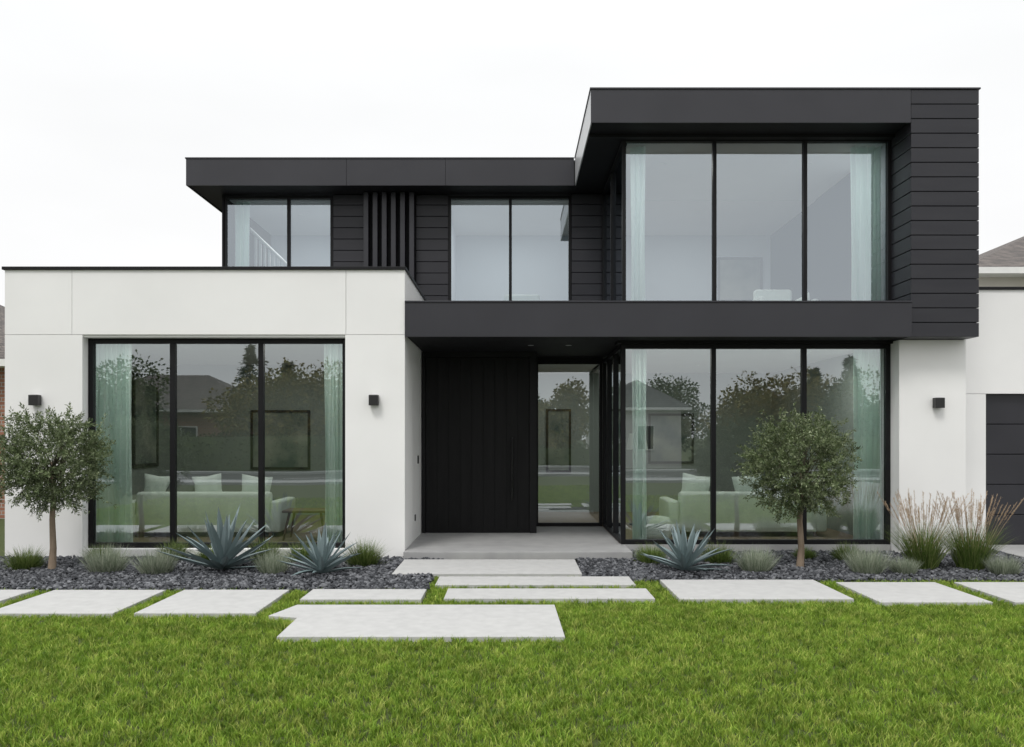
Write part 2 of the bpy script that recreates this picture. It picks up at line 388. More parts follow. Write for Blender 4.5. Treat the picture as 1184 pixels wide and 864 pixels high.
def window_y(name,x,y0,y1,z0,z1,mull,fw=.06,dep=.09,gm=None):
    gm=gm or M_glass
    e=[(x,x+dep,y1-fw,y1,z0,z1),(x+.001,x+dep-.001,y0,y1-fw,z1-fw,z1),(x+.001,x+dep-.001,y0,y1-fw,z0,z0+fw)]
    for m in mull: e.append((x-.004,x+dep-.004,m-fw/2,m+fw/2,z0+fw,z1-fw))
    multibox(name+'_frame',e,M_frame,H,.004)
    ys=[y0]+[c for m in mull for c in (m-fw/2,m+fw/2)]+[y1-fw]
    for i in range(0,len(ys),2):
        a,b_=ys[i],ys[i+1]; xx=x+.04
        mesh_obj('%s_pane_%d'%(name,i//2),[(xx,a,z0+fw),(xx,b_,z0+fw),(xx,b_,z1-fw),(xx,a,z1-fw)],[(0,1,2,3)],gm,H)
window_x('living_window',-6.21,-2.41,.06,3.13,12.16,[-4.975,-3.68],.075)

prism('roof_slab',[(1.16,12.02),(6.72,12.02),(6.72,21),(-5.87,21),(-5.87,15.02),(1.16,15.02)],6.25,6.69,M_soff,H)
multibox('roof_fascia',[(1.14,5.765,12.0,12.018,6.23,6.71),
  (-5.89,-2.995,15.0,15.018,6.23,6.71),(-2.989,-1.205,15.0,15.018,6.23,6.71),(-1.199,1.12,15.0,15.018,6.23,6.71),
  (-5.89,-5.872,15.018,21,6.23,6.71)],M_dark,H)
box('roof_side_fascia',1.14,1.158,12.019,15.018,6.232,6.708,M_pale,H)  # side of the dark roof box, skylight painted in as pale grey
multibox('roof_coping',[(1.125,6.77,11.985,12.2,6.71,6.735),(-5.905,1.12,14.985,15.2,6.71,6.735),(1.125,1.3,12.2,14.985,6.71,6.735),(-5.905,-5.7,15.2,21,6.71,6.735)],M_dark,H,.003)
rows=[]; z=3.13; n=17; hgt=(6.708-3.13)/n
for i in range(n): rows.append((5.77,6.75,12.0,14.0,z+i*hgt+.0055,z+(i+1)*hgt-.0055))
multibox('pier_boards',rows,M_dark2,H,.004)
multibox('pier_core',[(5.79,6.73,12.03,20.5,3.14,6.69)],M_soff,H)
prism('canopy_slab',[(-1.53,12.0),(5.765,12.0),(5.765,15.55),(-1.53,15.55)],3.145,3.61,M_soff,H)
multibox('canopy_fascia',[(-1.545,5.767,11.97,11.998,3.13,3.625)],M_dark,H,.003)
box('canopy_coping',-1.546,5.767,11.955,12.2,3.626,3.65,M_dark,H,.003)
box('first_floor_slab',-5.5,6.7,15.56,20.5,3.35,3.62,M_soff,H)
box('upper_sill',1.6,5.77,12.5,12.72,3.651,3.70,M_frame,H)
window_x('bedroom_window',1.68,5.775,3.70,6.235,12.63,[3.085,4.465],.055,gm=M_glassU)
window_y('bedroom_return_window',1.68,12.72,15.5,3.70,6.235,[14.1],gm=M_glassU)
box('corner_soffit_trim',1.16,5.77,12.5,12.62,6.2,6.249,M_soff,H)
UW=15.6
def boards(name,x0,x1,y,z0,z1,step=.213):
    b=[];z=z0
    while z<z1-.01:
        b.append((x0,x1,y,y+.03,z+.005,min(z+step,z1)-.005)); z+=step
    multibox(name,b,M_dark2,H,.004)
boards('upper_cladding',-3.36,-2.78,UW,3.7,6.24); boards('upper_cladding',-1.80,-1.20,UW,3.7,6.24)
boards('upper_cladding',1.12,1.70,UW-.05,3.7,6.24)
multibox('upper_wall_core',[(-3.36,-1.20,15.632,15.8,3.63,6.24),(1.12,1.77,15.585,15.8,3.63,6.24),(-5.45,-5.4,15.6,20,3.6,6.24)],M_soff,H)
multibox('privacy_fins',[(-2.76+i*.17,-2.76+i*.17+.09,15.42,15.63,3.7,6.235) for i in range(6)],M_dark,H,.004)
window_x('stair_window',-5.42,-3.36,3.87,6.22,15.6,[-4.2],.055,gm=M_glassU)
window_x('landing_window',-1.20,1.12,3.66,6.22,15.6,[-.03],.055,gm=M_glassU)
multibox('upper_room_walls',[(-5.4,6.7,18.6,18.7,3.6,6.2),(-3.3,-3.2,15.85,18.6,3.6,6.2),(-1.35,-1.25,15.85,18.6,3.6,6.2),(6.7,6.72,14,18.6,3.6,6.2),(1.75,1.83,15.9,18.6,3.6,6.2)],M_iwallL,H)
multibox('upper_ceiling',[(1.78,5.765,12.75,15.8,6.19,6.24),(-5.38,6.69,15.82,18.58,6.19,6.24)],M_ceil,H)
multibox('upper_floor',[(1.78,5.765,12.75,15.56,3.62,3.66),(-5.38,6.69,15.57,18.58,3.625,3.665)],M_ifloor,H)
box('upper_pier_lining',5.74,5.765,12.75,14,3.66,6.19,M_iwallL,H)
sb=[]
for i in range(13):
    x=-5.15+i*.09; zt=5.75-i*.09
    sb.append((x,x+.045,16.6,16.63,3.67,zt))
multibox('stair_balusters',sb,M_ceil,H)
V,F=tube([(-5.25,16.61,5.85),(-3.9,16.61,4.55)],[.035,.035],8); mesh_obj('stair_handrail',V,F,M_ceil,H)

window_x('lounge_window',1.66,5.76,.05,3.10,12.63,[3.07,4.45],.07)
window_y('lounge_return_window',1.66,12.72,15.2,.05,3.10,[13.6,14.5],.07)
box('lounge_head',1.6,5.76,12.55,12.9,3.10,3.144,M_frame,H)
box('lounge_plinth',1.6,5.74,12.6,12.75,-.12,.05,M_slab,H)
multibox('lounge_end_pier',[(5.76,6.75,12.35,20,-.12,3.128)],M_white,H)
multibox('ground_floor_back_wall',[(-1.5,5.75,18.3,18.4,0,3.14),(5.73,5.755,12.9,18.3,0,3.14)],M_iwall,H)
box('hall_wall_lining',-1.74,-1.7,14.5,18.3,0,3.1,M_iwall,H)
box('ground_floor_floor',-1.54,5.72,12.76,18.3,-.05,.035,M_ifloor,H)
box('ground_floor_ceiling',1.78,5.72,12.91,18.3,3.09,3.14,M_ceil,H)
box('hall_ceiling',.45,1.64,15.3,18.3,3.07,3.14,M_ceil,H)
box('hall_partition',-1.7,.36,15.45,15.55,0,3.14,M_iwall,H)
prism('porch_slab',[(-1.55,11.85),(1.72,11.85),(1.72,12.58),(1.66,12.58),(1.66,15.25),(-1.55,15.25)],-.14,.045,M_slab,H,.006)
d0,d1=-1.53,.37
multibox('door_surround',[(d0,d0+.05,14.16,14.3,.045,3.14),(.30,.42,14.16,15.2,.046,3.143),(d0+.05,.30,14.16,14.3,3.05,3.142)],M_frame,H)
pl=[];xx=d0+.055
nP=9; wP=(.295-xx)/nP
for i in range(nP): pl.append((xx+i*wP+.0015,xx+(i+1)*wP-.0015,14.19,14.25,.055,3.045))
multibox('front_door_planks',pl,M_door,H,.0015)
box('front_door_core',d0+.052,.298,14.20,14.28,.05,3.048,M_door,H)
V,F=tube([(-.0,14.11,.62),(-.0,14.11,1.68)],[.016,.016],10); mesh_obj('door_handle_bar',V,F,M_steel,H,smooth=False)
multibox('door_handle_posts',[(-.01,.01,14.11,14.2,.75,.77),(-.01,.01,14.11,14.2,1.56,1.58)],M_steel,H)
window_x('entry_sidelight',.42,1.66,.05,3.08,15.2,[],.06)
box('sidelight_head',.42,1.66,15.2,15.3,3.08,3.144,M_frame,H)
multibox('doorbell',[(-1.549,-1.53,13.6,13.66,1.25,1.38)],M_black,H,.003)
box('wall_socket',-1.549,-1.535,13.2,13.27,.35,.45,M_black,H,.003)
multibox('garage_walls',[(6.751,7.647,13.4,13.6,-.12,2.38),(6.751,12.5,13.4,13.6,2.386,4.06),(6.76,6.95,13.6,20,-.12,4.05),(11,12.5,13.4,13.6,-.12,2.38)],M_white,H)
box('garage_coping',6.752,12.55,13.37,13.75,4.06,4.105,M_frame,H,.003)
box('garage_roof',6.95,12.5,13.6,20,3.7,3.8,M_roofm,H)
multibox('garage_door',[(7.66,11,13.5,13.55,-.06+i*.49,-.06+(i+1)*.49-.012) for i in range(5)],M_dark,H,.004)
box('garage_door_frame',7.65,11,13.56,13.6,-.1,2.385,M_frame,H)
multibox('rear_wall',[(-7.33,6.75,20.5,20.7,-.1,3.6),(-5.45,6.7,20.5,20.7,3.6,6.25)],M_white,H)

# downlights doubling as room fill; ground-floor ones added to brighten interiors and curtains
def fill_downlight(x,y,z,p):
    l=bpy.data.lights.new('fill_downlight_lamp','AREA'); l.shape='DISK'; l.size=.06; l.energy=p; l.color=(1,.98,.94)
    o=bpy.data.objects.new('fill_downlight_lamp',l); o.location=(x,y,z-.012); COL.objects.link(o); adopt(o,H)
    V,F=tube([(x,y,z),(x,y,z-.008)],[.05,.05],16); mesh_obj('fill_downlight_trim',V,F,M_ceil,H)
for (x,y,z,p) in [(2.5,13.7,6.19,14),(4.9,13.7,6.19,16),(3.7,16.6,6.19,20),(-4.3,16.9,6.19,22),(0,17.0,6.19,20),
                  (-5.5,13.3,3.2,17),(-3.1,13.3,3.2,17),(-4.4,15.8,3.2,14),(2.5,13.7,3.09,15),(4.9,13.7,3.09,17),(3.6,16.2,3.09,14),(1.0,16.8,3.07,14)]:
    fill_downlight(x,y,z,p)
V=[];F=[]
for (cx,cy) in [(.3,13.2),(.9,13.2)]:
    k=len(V); V+=[(cx+.05*math.cos(2*math.pi*i/14),cy+.05*math.sin(2*math.pi*i/14),3.141) for i in range(14)]; F.append(tuple(range(k,k+14))[::-1])
mesh_obj('porch_downlights',V,F,M_pale,H)

for i,(sx,sy,sz) in enumerate([(-6.86,12.0,2.215),(-1.985,12.0,2.215),(6.315,12.35,2.19)]):
    s=empty('wall_sconce',(sx,sy,sz))
    box('back_plate',sx-.045,sx+.045,sy-.012,sy-.001,sz-.05,sz+.05,M_black,s,.003)
    box('lamp_body',sx-.068,sx+.068,sy-.115,sy-.0125,sz-.075,sz+.075,M_black,s,.006,2)
    box('top_lens',sx-.045,sx+.045,sy-.1,sy-.03,sz+.0755,sz+.079,M_pale,s)

# ------------------------------------------------------------------ interior things
def curtain(x0,x1,y,z0,z1,folds,amp=.05):
    n=folds*10; V=[];F=[]
    nz_=6
    ph=[random.uniform(-.5,.5) for _ in range(4)]
    for j in range(nz_+1):
        t=j/nz_; z=z0+(z1-z0)*t
        for i in range(n+1):
            u=i/n; a=amp*(1-.3*t)*math.sin(u*folds*2*math.pi+.5*math.sin(3*t+u*9+ph[0])+ph[1])*(1+.3*math.sin(u*11+ph[2]))
            a+=.012*math.sin(u*23+t*2)
            V.append((x0+(x1-x0)*u+.012*math.sin(t*4+u*15+ph[3]),y+a,z))
    for j in range(nz_):
        for i in range(n):
            k=j*(n+1)+i; F.append((k,k+1,k+n+2,k+n+1))
    return mesh_obj('curtain',V,F,M_sheer,smooth=True)
curtain(-6.24,-5.66,12.38,.05,3.10,9)
curtain(-2.80,-2.43,12.38,.05,3.10,6)
curtain(1.86,2.08,12.83,.05,3.07,4)
curtain(5.28,5.70,12.83,.05,3.07,7)
curtain(1.84,2.06,12.83,3.67,6.17,3)
curtain(5.25,5.70,12.83,3.67,6.17,7)
curtain(-5.3,-5.0,15.85,3.67,6.17,4)

def sofa(x0,x1,y,zf):
    s=empty('sofa',((x0+x1)/2,y,zf))
    box('base',x0,x1,y+.02,y+.95,zf+.08,zf+.38,M_fabric,s,.03,3,True)
    box('backrest',x0+.02,x1-.02,y,y+.22,zf+.1,zf+.74,M_fabric,s,.06,4,True)
    box('arm_1',x0-.16,x0+.02,y,y+.98,zf+.08,zf+.60,M_fabric,s,.05,4,True)
    box('arm_2',x1-.02,x1+.16,y,y+.98,zf+.08,zf+.60,M_fabric,s,.05,4,True)
    n=3; w_=(x1-x0)/n
    for i in range(n): box('seat_cushion_%d'%i,x0+i*w_+.03,x0+(i+1)*w_-.01,y+.22,y+.93,zf+.381,zf+.5,M_fabric,s,.04,3,True)
    multibox('legs',[(a,a+.05,b_,b_+.05,zf,zf+.08) for a in (x0,x1-.05) for b_ in (y+.05,y+.85)],M_wood,s)
    return s
def pillow(cx,cy,cz,size,rot,mat,parent):
    n=12;V=[];F=[]
    for side in (1,-1):
        b=len(V)
        for j in range(n+1):
            for i in range(n+1):
                u=i/n*2-1; v_=j/n*2-1
                pinch=1-.1*(1-abs(v_))*abs(u)**3-.1*(1-abs(u))*abs(v_)**3
                th=.09*((1-u**4)*(1-v_**4))**.6
                V.append((u*size/2*pinch,side*th,v_*size/2*pinch))
        for j in range(n):
            for i in range(n):
                k=b+j*(n+1)+i; q=(k,k+1,k+n+2,k+n+1); F.append(q if side<0 else q[::-1])
    R=Matrix.Rotation(rot,3,'Y'); V=[R@Vector(p)+Vector((cx,cy,cz)) for p in V]
    return mesh_obj('throw_pillow',V,F,mat,parent,smooth=True)
s1=sofa(-6.2,-3.95,13.6,.04)
pillow(-5.95,13.95,.80,.50,.1,M_fabric,s1); pillow(-5.55,13.92,.82,.46,.5,M_cushd,s1); pillow(-5.1,13.94,.80,.50,-.12,M_fabric,s1); pillow(-4.3,13.94,.78,.52,.1,M_fabric,s1); pillow(-5.75,14.1,.84,.42,.8,M_cushd,s1)
s2=sofa(2.75,5.05,13.7,.035)
pillow(3.1,14.05,.80,.5,.15,M_fabric,s2); pillow(4.0,14.05,.80,.5,-.15,M_fabric,s2); pillow(4.7,14.05,.79,.5,.3,M_fabric,s2)
def table(cx,cy,zf,w_,d_,h):
    t=empty('coffee_table',(cx,cy,zf))
    box('top',cx-w_/2,cx+w_/2,cy-d_/2,cy+d_/2,zf+h-.04,zf+h,M_wood,t,.008)
    for i,(a,b_) in enumerate([(-1,-1),(1,-1),(1,1),(-1,1)]):
        V,F=tube([(cx+a*(w_/2-.02),cy+b_*(d_/2-.02),zf),(cx+a*(w_/2-.1),cy+b_*(d_/2-.1),zf+h-.04)],[.014,.022],8); mesh_obj('leg_%d'%i,V,F,M_wood,t)
table(-3.3,13.4,.04,.7,.5,.48); table(.3,17,3.665,.8,.5,.75)
pf=empty('pouf',(2.35,13.5,.035)); V,F=tube([(2.35,13.5,.04),(2.35,13.5,.1),(2.35,13.5,.3),(2.35,13.5,.38),(2.35,13.5,.4)],[.2,.24,.24,.2,.1],24); mesh_obj('cushion_body',V,F,M_fabric,pf,smooth=True)
def armchair(cx,cy,zf):
    s=empty('armchair',(cx,cy,zf))
    box('seat',cx-.36,cx+.36,cy-.35,cy+.35,zf+.16,zf+.44,M_fabric,s,.05,4,True)
    box('backrest',cx-.36,cx+.36,cy+.25,cy+.42,zf+.2,zf+.85,M_fabric,s,.06,4,True)
    box('arm_1',cx-.46,cx-.34,cy-.35,cy+.4,zf+.16,zf+.62,M_fabric,s,.045,4,True)
    box('arm_2',cx+.34,cx+.46,cy-.35,cy+.4,zf+.16,zf+.62,M_fabric,s,.045,4,True)
    multibox('legs',[(cx+a,cx+a+.04,cy+b_,cy+b_+.04,zf,zf+.16) for a in (-.34,.30) for b_ in (-.3,.3)],M_wood,s)
armchair(5.0,15.6,3.66); armchair(6.1,15.9,3.66); armchair(.2,16.2,3.665)
def picture(pl,a0,a1,z0,z1,pos,f=.05):
    s=empty('framed_picture',(pos,0,0) if pl=='x' else (0,pos,0))
    if pl=='y':
        multibox('frame',[(a0,a0+f,pos-.04,pos,z0,z1),(a1-f,a1,pos-.04,pos,z0,z1),(a0+f,a1-f,pos-.04,pos,z0,z0+f),(a0+f,a1-f,pos-.04,pos,z1-f,z1)],M_black,s)
        box('canvas',a0+f,a1-f,pos-.02,pos-.005,z0+f,z1-f,M_art,s)
    else:
        multibox('frame',[(pos,pos+.04,a0,a0+f,z0,z1),(pos,pos+.04,a1-f,a1,z0,z1),(pos,pos+.04,a0+f,a1-f,z0,z0+f),(pos,pos+.04,a0+f,a1-f,z1-f,z1)],M_black,s)
        box('canvas',pos+.005,pos+.02,a0+f,a1-f,z0+f,z1-f,M_art,s)
picture('x',15.5,16.6,1.1,2.9,-7.1,.07); picture('y',-5.5,-4.25,1.0,2.25,17.5); picture('y',3.0,4.0,1.1,2.2,18.3)
picture('y',.75,1.3,.9,2.3,18.3); picture('y',4.6,5.6,4.7,5.7,18.6)
fl=empty('floor_lamp',(2.35,15.6,0))
V,F=tube([(2.35,15.6,.035),(2.35,15.6,1.55)],[.012,.012],8); mesh_obj('pole',V,F,M_black,fl)
V,F=tube([(2.35,15.6,.035),(2.35,15.6,.055)],[.15,.15],20); mesh_obj('foot',V,F,M_black,fl)
V,F=tube([(2.35,15.6,1.45),(2.35,15.6,1.75)],[.2,.15],20); mesh_obj('shade',V,F,M_fabric,fl)

# ------------------------------------------------------------------ vegetation
def leaves_mesh(C,D,Ln,Wd,fold=.25):
    n=len(C); D=D/np.linalg.norm(D,axis=1)[:,None]
    R=rng.normal(size=(n,3)); S=np.cross(D,R); S/=np.linalg.norm(S,axis=1)[:,None]; U=np.cross(S,D)
    Ln=Ln[:,None]; Wd=Wd[:,None]
    a=C; b=C+D*Ln*.45+S*Wd/2+U*Wd*fold; c=C+D*Ln; d=C+D*Ln*.45-S*Wd/2+U*Wd*fold
    V=np.stack([a,b,c,d],1).reshape(-1,3); idx=np.arange(n)*4
    F=np.stack([idx,idx+1,idx+2,idx+3],1); return V,F
def fast_obj(name,parts,mats,parent=None):
    VV=[];loops=[];starts=[];tot=[];mi=[];off=0;ls=0
    for V,F,m in parts:
        V=np.asarray([tuple(v) for v in V] if not isinstance(V,np.ndarray) else V,dtype=np.float32)
        VV.append(V)
        if isinstance(F,np.ndarray):
            k=F.shape[1]; loops.append((F+off).ravel()); starts.append(ls+np.arange(len(F))*k); tot.append(np.full(len(F),k)); ls+=F.size; mi.append(np.full(len(F),m))
        else:
            for f_ in F:
                loops.append(np.array(f_)+off); starts.append(np.array([ls])); tot.append(np.array([len(f_)])); ls+=len(f_); mi.append(np.array([m]))
        off+=len(V)
    VV=np.vstack(VV); loops=np.concatenate(loops); starts=np.concatenate(starts); tot=np.concatenate(tot); mi=np.concatenate(mi)
    me=bpy.data.meshes.new(name); me.vertices.add(len(VV)); me.vertices.foreach_set('co',VV.ravel())
    me.loops.add(len(loops)); me.loops.foreach_set('vertex_index',loops.astype(np.int32))
    me.polygons.add(len(starts)); me.polygons.foreach_set('loop_start',starts.astype(np.int32)); me.polygons.foreach_set('loop_total',tot.astype(np.int32))
    for m in mats: me.materials.append(m)
    me.polygons.foreach_set('material_index',mi.astype(np.int32)); me.update(calc_edges=True); me.validate()
    o=bpy.data.objects.new(name,me); COL.objects.link(o); adopt(o,parent); return o
M_olive=leaf_mat('olive_leaf',[(.06,.095,.033),(.105,.145,.057),(.165,.205,.095),(.29,.33,.20)],.5,.12,False,.35,(.65,1.25),5)
M_twig=noise_mat('twig_bark',(.06,.055,.035),(.11,.10,.06),10,.9)
def olive(cx,cy,cz,R,seed):
    r=random.Random(seed); parts=[]
    b=Vector((cx,cy,G))
    top=Vector((cx+.02,cy,cz-R*.55))
    parts.append((*tube([b,b.lerp(top,.05),b.lerp(top,.3)+Vector((.012,0,0)),b.lerp(top,.65)+Vector((-.014,.01,0)),top,Vector((cx,cy,cz))],[.07,.052,.042,.036,.032,.014],10),0))
    tips=[]
    for i in range(70):
        u=r.uniform(-1,1); a=r.uniform(0,6.283); s_=math.sqrt(1-u*u)
        rad=R*r.uniform(.6,.95)
        if u<-.75: rad*=.85
        t=Vector((cx+rad*s_*math.cos(a),cy+rad*s_*math.sin(a),cz+rad*.97*u))
        st_=top.lerp(Vector((cx,cy,cz)),r.uniform(-.15,.9)); mid=st_.lerp(t,.5)+Vector((r.uniform(-.05,.05),r.uniform(-.05,.05),r.uniform(0,.07)))
        parts.append((*tube([st_,mid,t],[.010,.005,.002],5),2)); tips.append((st_,mid,t))
    C=[];D=[]
    cent=Vector((cx,cy,cz))
    for k in range(1000):
        if r.random()<.4:
            a,m,t=r.choice(tips); base=m.lerp(t,r.random()**.6)+Vector((r.gauss(0,.06),r.gauss(0,.06),r.gauss(0,.06)))
        else:
            u=r.uniform(-1,1); a=r.uniform(0,6.283); s_=math.sqrt(1-u*u); q=R*r.uniform(.5,.95)*(1+.07*math.sin(3*a+seed)*s_)
            base=cent+Vector((q*s_*math.cos(a),q*s_*math.sin(a),q*u*.97))
        outd=(base-cent)
        if outd.length>R: base=cent+outd*(R/outd.length)
        outd=outd.normalized()
        tw=(outd+Vector((r.gauss(0,.5),r.gauss(0,.5),r.gauss(.25,.5)))).normalized()
        tl=r.uniform(.10,.20)*(1.5 if r.random()<.14 else 1)
        for j in range(32):
            s_=r.random(); p=base+tw*(tl*s_)
            d=(tw*.6+Vector((r.gauss(0,.6),r.gauss(0,.6),r.gauss(0,.6)))).normalized()
            C.append(p+d*.01); D.append(d)
    C=np.array([tuple(c) for c in C]); D=np.array([tuple(d) for d in D]); n=len(C)
    V,F=leaves_mesh(C,D,rng.uniform(.028,.052,n),rng.uniform(.010,.018,n)); parts.append((V,F,1))
    return fast_obj('olive_tree',parts,[M_bark,M_olive,M_twig])
olive(-6.04,10.9,1.36,.70,3); olive(3.85,11.1,1.30,.72,11)

def ribbons(n,cx,cy,z,r0,lmin,lmax,wd,spread,droop,segs=5,seed=0):
    r=random.Random(seed); V=[];F=[]
    for i in range(n):
        a=r.uniform(0,6.283); rr=r0*math.sqrt(r.random())
        b=Vector((cx+rr*math.cos(a),cy+rr*math.sin(a),z))
        a2=a+r.gauss(0,.6); el=spread*r.random()**.8
        out=Vector((math.cos(a2),math.sin(a2),0)); l_=r.uniform(lmin,lmax)
        side=Vector((-math.sin(a2+r.gauss(0,.8)),math.cos(a2),0)).normalized()
        k0=len(V); p=b.copy()
        for s in range(segs+1):
            t=s/segs; w_=wd*(1-t**1.5)*.5
            if s<segs: V.append(p-side*w_); V.append(p+side*w_)
            else: V.append(p.copy())
            ang2=el+droop*t*t*r.uniform(.8,1.2)
            p=p+(out*math.sin(ang2)+Vector((0,0,1))*math.cos(ang2))*(l_/segs)
        for s in range(segs-1):
            k=k0+2*s; F.append((k,k+1,k+3,k+2))
        k=k0+2*(segs-1); F.append((k,k+1,k+2))
    return V,F
M_tuft=leaf_mat('green_tuft',[(.055,.10,.018),(.10,.16,.034),(.165,.23,.058),(.25,.29,.10)],.6,.25)
M_lav=leaf_mat('grey_tuft',[(.15,.19,.125),(.24,.285,.20),(.34,.375,.29),(.44,.46,.37)],.75,.2)
M_agave=leaf_mat('agave_leaf',[(.14,.19,.195),(.18,.235,.24),(.22,.28,.29)],.55,.0,False,.4)
M_plume=leaf_mat('grass_plume',[(.36,.25,.16),(.50,.37,.25),(.62,.49,.35)],.8,.3)
green=[(-6.45,11.0,.24,.32),(-5.75,11.6,.18,.28),(-4.80,11.75,.22,.32),(-4.2,11.6,.2,.28),(-3.45,11.6,.2,.36),(-2.95,11.6,.2,.32),(-2.02,11.3,.24,.38),(1.92,11.5,.2,.30),(2.85,11.5,.24,.32),(4.72,11.7,.2,.28),(4.2,11.9,.16,.2)]
grey=[(-5.25,10.75,.27,.42),(-4.53,10.6,.24,.38),(-3.06,10.65,.22,.36),(3.16,10.75,.23,.39),(4.56,10.65,.24,.42),(5.0,10.6,.17,.26),(6.25,10.55,.2,.30)]
for i,(x,y,r_,h) in enumerate(green):
    V,F=ribbons(700,x,y,G+.01,r_*.5,h*.65,h*1.2,.007,.95,.55,4,100+i); V2,F2=ribbons(260,x,y,G+.01,r_*.75,h*.35,h*.8,.008,1.2,.3,4,300+i)
    k=len(V); F+= [tuple(q+k for q in f_) for f_ in F2]; V+=V2
    mesh_obj('green_grass_tuft_plant',V,F,M_tuft)
for i,(x,y,r_,h) in enumerate(grey):
    V,F=ribbons(850,x,y,G+.01,r_*.65,h*.55,h*1.05,.007,.8,.1,3,200+i); mesh_obj('lavender_plant',V,F,M_lav)

def agave(cx,cy,R,seed,n=34):
    r=random.Random(seed); V=[];F=[]
    for i in range(n):
        t0=i/n; a=i*2.39996+r.gauss(0,.1); el=math.radians(6+74*(1-t0)**.8+r.gauss(0,5))
        L_=R*r.uniform(.85,1.12)*(1.0-.1*t0); W=R*.15*r.uniform(.9,1.1); segs=9; side=Vector((-math.sin(a),math.cos(a),0))
        out=Vector((math.cos(a),math.sin(a),0)); p=Vector((cx,cy,G+.05+.10*t0))+out*.02; k0=len(V)
        bend=r.uniform(-.3,.45) if t0<.6 else r.uniform(-.2,.15)
        for s in range(segs+1):
            t=s/segs; w_=W*.5*( .62+.9*t-1.52*t**2.2 if t<1 else 0.01); w_=max(w_,.0008)
            an=el+bend*t; d=out*math.sin(an)+Vector((0,0,1))*math.cos(an); up=side.cross(d)
            if up.z<0: up=-up
            th=w_*.35
            V+= [p-side*w_+up*th, p-up*th*.3, p+side*w_+up*th, p-up*th*1.3]
            p=p+d*(L_/segs)
        for s in range(segs):
            k=k0+4*s
            F+=[(k,k+1,k+5,k+4),(k+1,k+2,k+6,k+5),(k+2,k+3,k+7,k+6),(k+3,k,k+4,k+7)]
    return mesh_obj('agave_plant',V,F,M_agave,smooth=False)
agave(-3.78,10.85,.78,1,38); agave(-2.42,10.55,.58,2,34); agave(2.24,10.75,.62,3,34)

def fountain(cx,cy,h,seed):
    e=empty('feather_grass_plant',(cx,cy,G))
    V,F=ribbons(800,cx,cy,G+.01,.15,h*.5,h*.82,.007,.6,.9,6,seed); mesh_obj('blades',V,F,M_tuft,e)
    r=random.Random(seed); V=[];F=[]; C=[];D=[]
    for i in range(65):
        a=r.uniform(0,6.283); s_=r.uniform(.03,.42); out=Vector((math.cos(a)*s_,math.sin(a)*s_,1)).normalized(); b=Vector((cx+.07*math.cos(a),cy+.07*math.sin(a),G))
        l_=h*r.uniform(.75,1.08); pts=[b+out*l_*t+Vector((math.cos(a),math.sin(a),0))*.14*s_*t*t*2 for t in (0,.4,.75,1)]
        v_,f_=tube(pts,[.0018,.0016,.0012,.001],4); k=len(V); V+=v_; F+=[tuple(q+k for q in g_) for g_ in f_]
        for j in range(80):
            t=r.uniform(0,1); p=pts[2].lerp(pts[3],t); dd=(pts[3]-pts[2]).normalized()
            C.append(p); D.append(dd*1.2+Vector((r.gauss(0,.35),r.gauss(0,.35),r.gauss(0,.2))))
    C=np.array([tuple(c) for c in C]); D=np.array([tuple(c) for c in D]); n=len(C)
    v2,f2=leaves_mesh(C,D,rng.uniform(.02,.045,n),rng.uniform(.002,.004,n))
    fast_obj('plumes',[(V,F,0),(v2,f2,0)],[M_plume],e)
fountain(5.45,11.0,1.02,41); fountain(6.05,10.95,1.02,42)

# ------------------------------------------------------------------ neighbours + trees
M_ng=noise_mat('neighbour_window_glass',(.02,.025,.03),(.04,.045,.05),1,.08,spec=.8)
def hip_house(name,x0,x1,y0,y1,ze,za,wall,roof,front=-1,wins=()):
    h=empty(name,((x0+x1)/2,(y0+y1)/2,0))
    box('walls',x0,x1,y0,y1,-.1,ze,wall,h)
    o=.5; a0,a1,b0,b1=x0-o,x1+o,y0-o,y1+o; zz=ze-.02
    if (a1-a0)>(b1-b0):
        hh=(b1-b0)/2; R=[(a0+hh,(b0+b1)/2,za),(a1-hh,(b0+b1)/2,za)]
        F=[(0,1,5,4),(1,2,5),(2,3,4,5),(3,0,4)]
    else:
        hh=(a1-a0)/2; R=[((a0+a1)/2,b0+hh,za),((a0+a1)/2,b1-hh,za)]
        F=[(0,1,4),(1,2,5,4),(2,3,5),(3,0,4,5)]
    mesh_obj('hip_roof',[(a0,b0,zz+.15),(a1,b0,zz+.15),(a1,b1,zz+.15),(a0,b1,zz+.15)]+R,F,roof,h)
    multibox('eaves',[(a0,a1,b0,b1,zz+.0,zz+.148)],M_paint,h)
    yf=y0 if front<0 else y1
    for i,(wx0,wx1,wz0,wz1) in enumerate(wins):
        s=-1 if front<0 else 1
        ya,yb=sorted((yf+s*.002,yf+s*.06))
        multibox('window_frame_%d'%i,[(wx0,wx0+.08,ya,yb,wz0,wz1),(wx1-.08,wx1,ya,yb,wz0,wz1),(wx0+.08,wx1-.08,ya,yb,wz0,wz0+.08),(wx0+.08,wx1-.08,ya,yb,wz1-.08,wz1),((wx0+wx1)/2-.03,(wx0+wx1)/2+.03,ya,yb,wz0+.08,wz1-.08)],M_paint,h)
        yg=yf+s*.02
        mesh_obj('window_glass_%d'%i,[(wx0+.08,yg,wz0+.08),(wx1-.08,yg,wz0+.08),(wx1-.08,yg,wz1-.08),(wx0+.08,yg,wz1-.08)],[(0,1,2,3)],M_ng,h)
    return h
hip_house('brick_house',-22,-10.9,18,27,3.2,5.9,M_brick,M_tiles)
hip_house('rendered_house',11.15,21,20,30,5.55,8.0,M_cream,M_tiles,wins=[(12.05,13.6,4.2,5.25)])
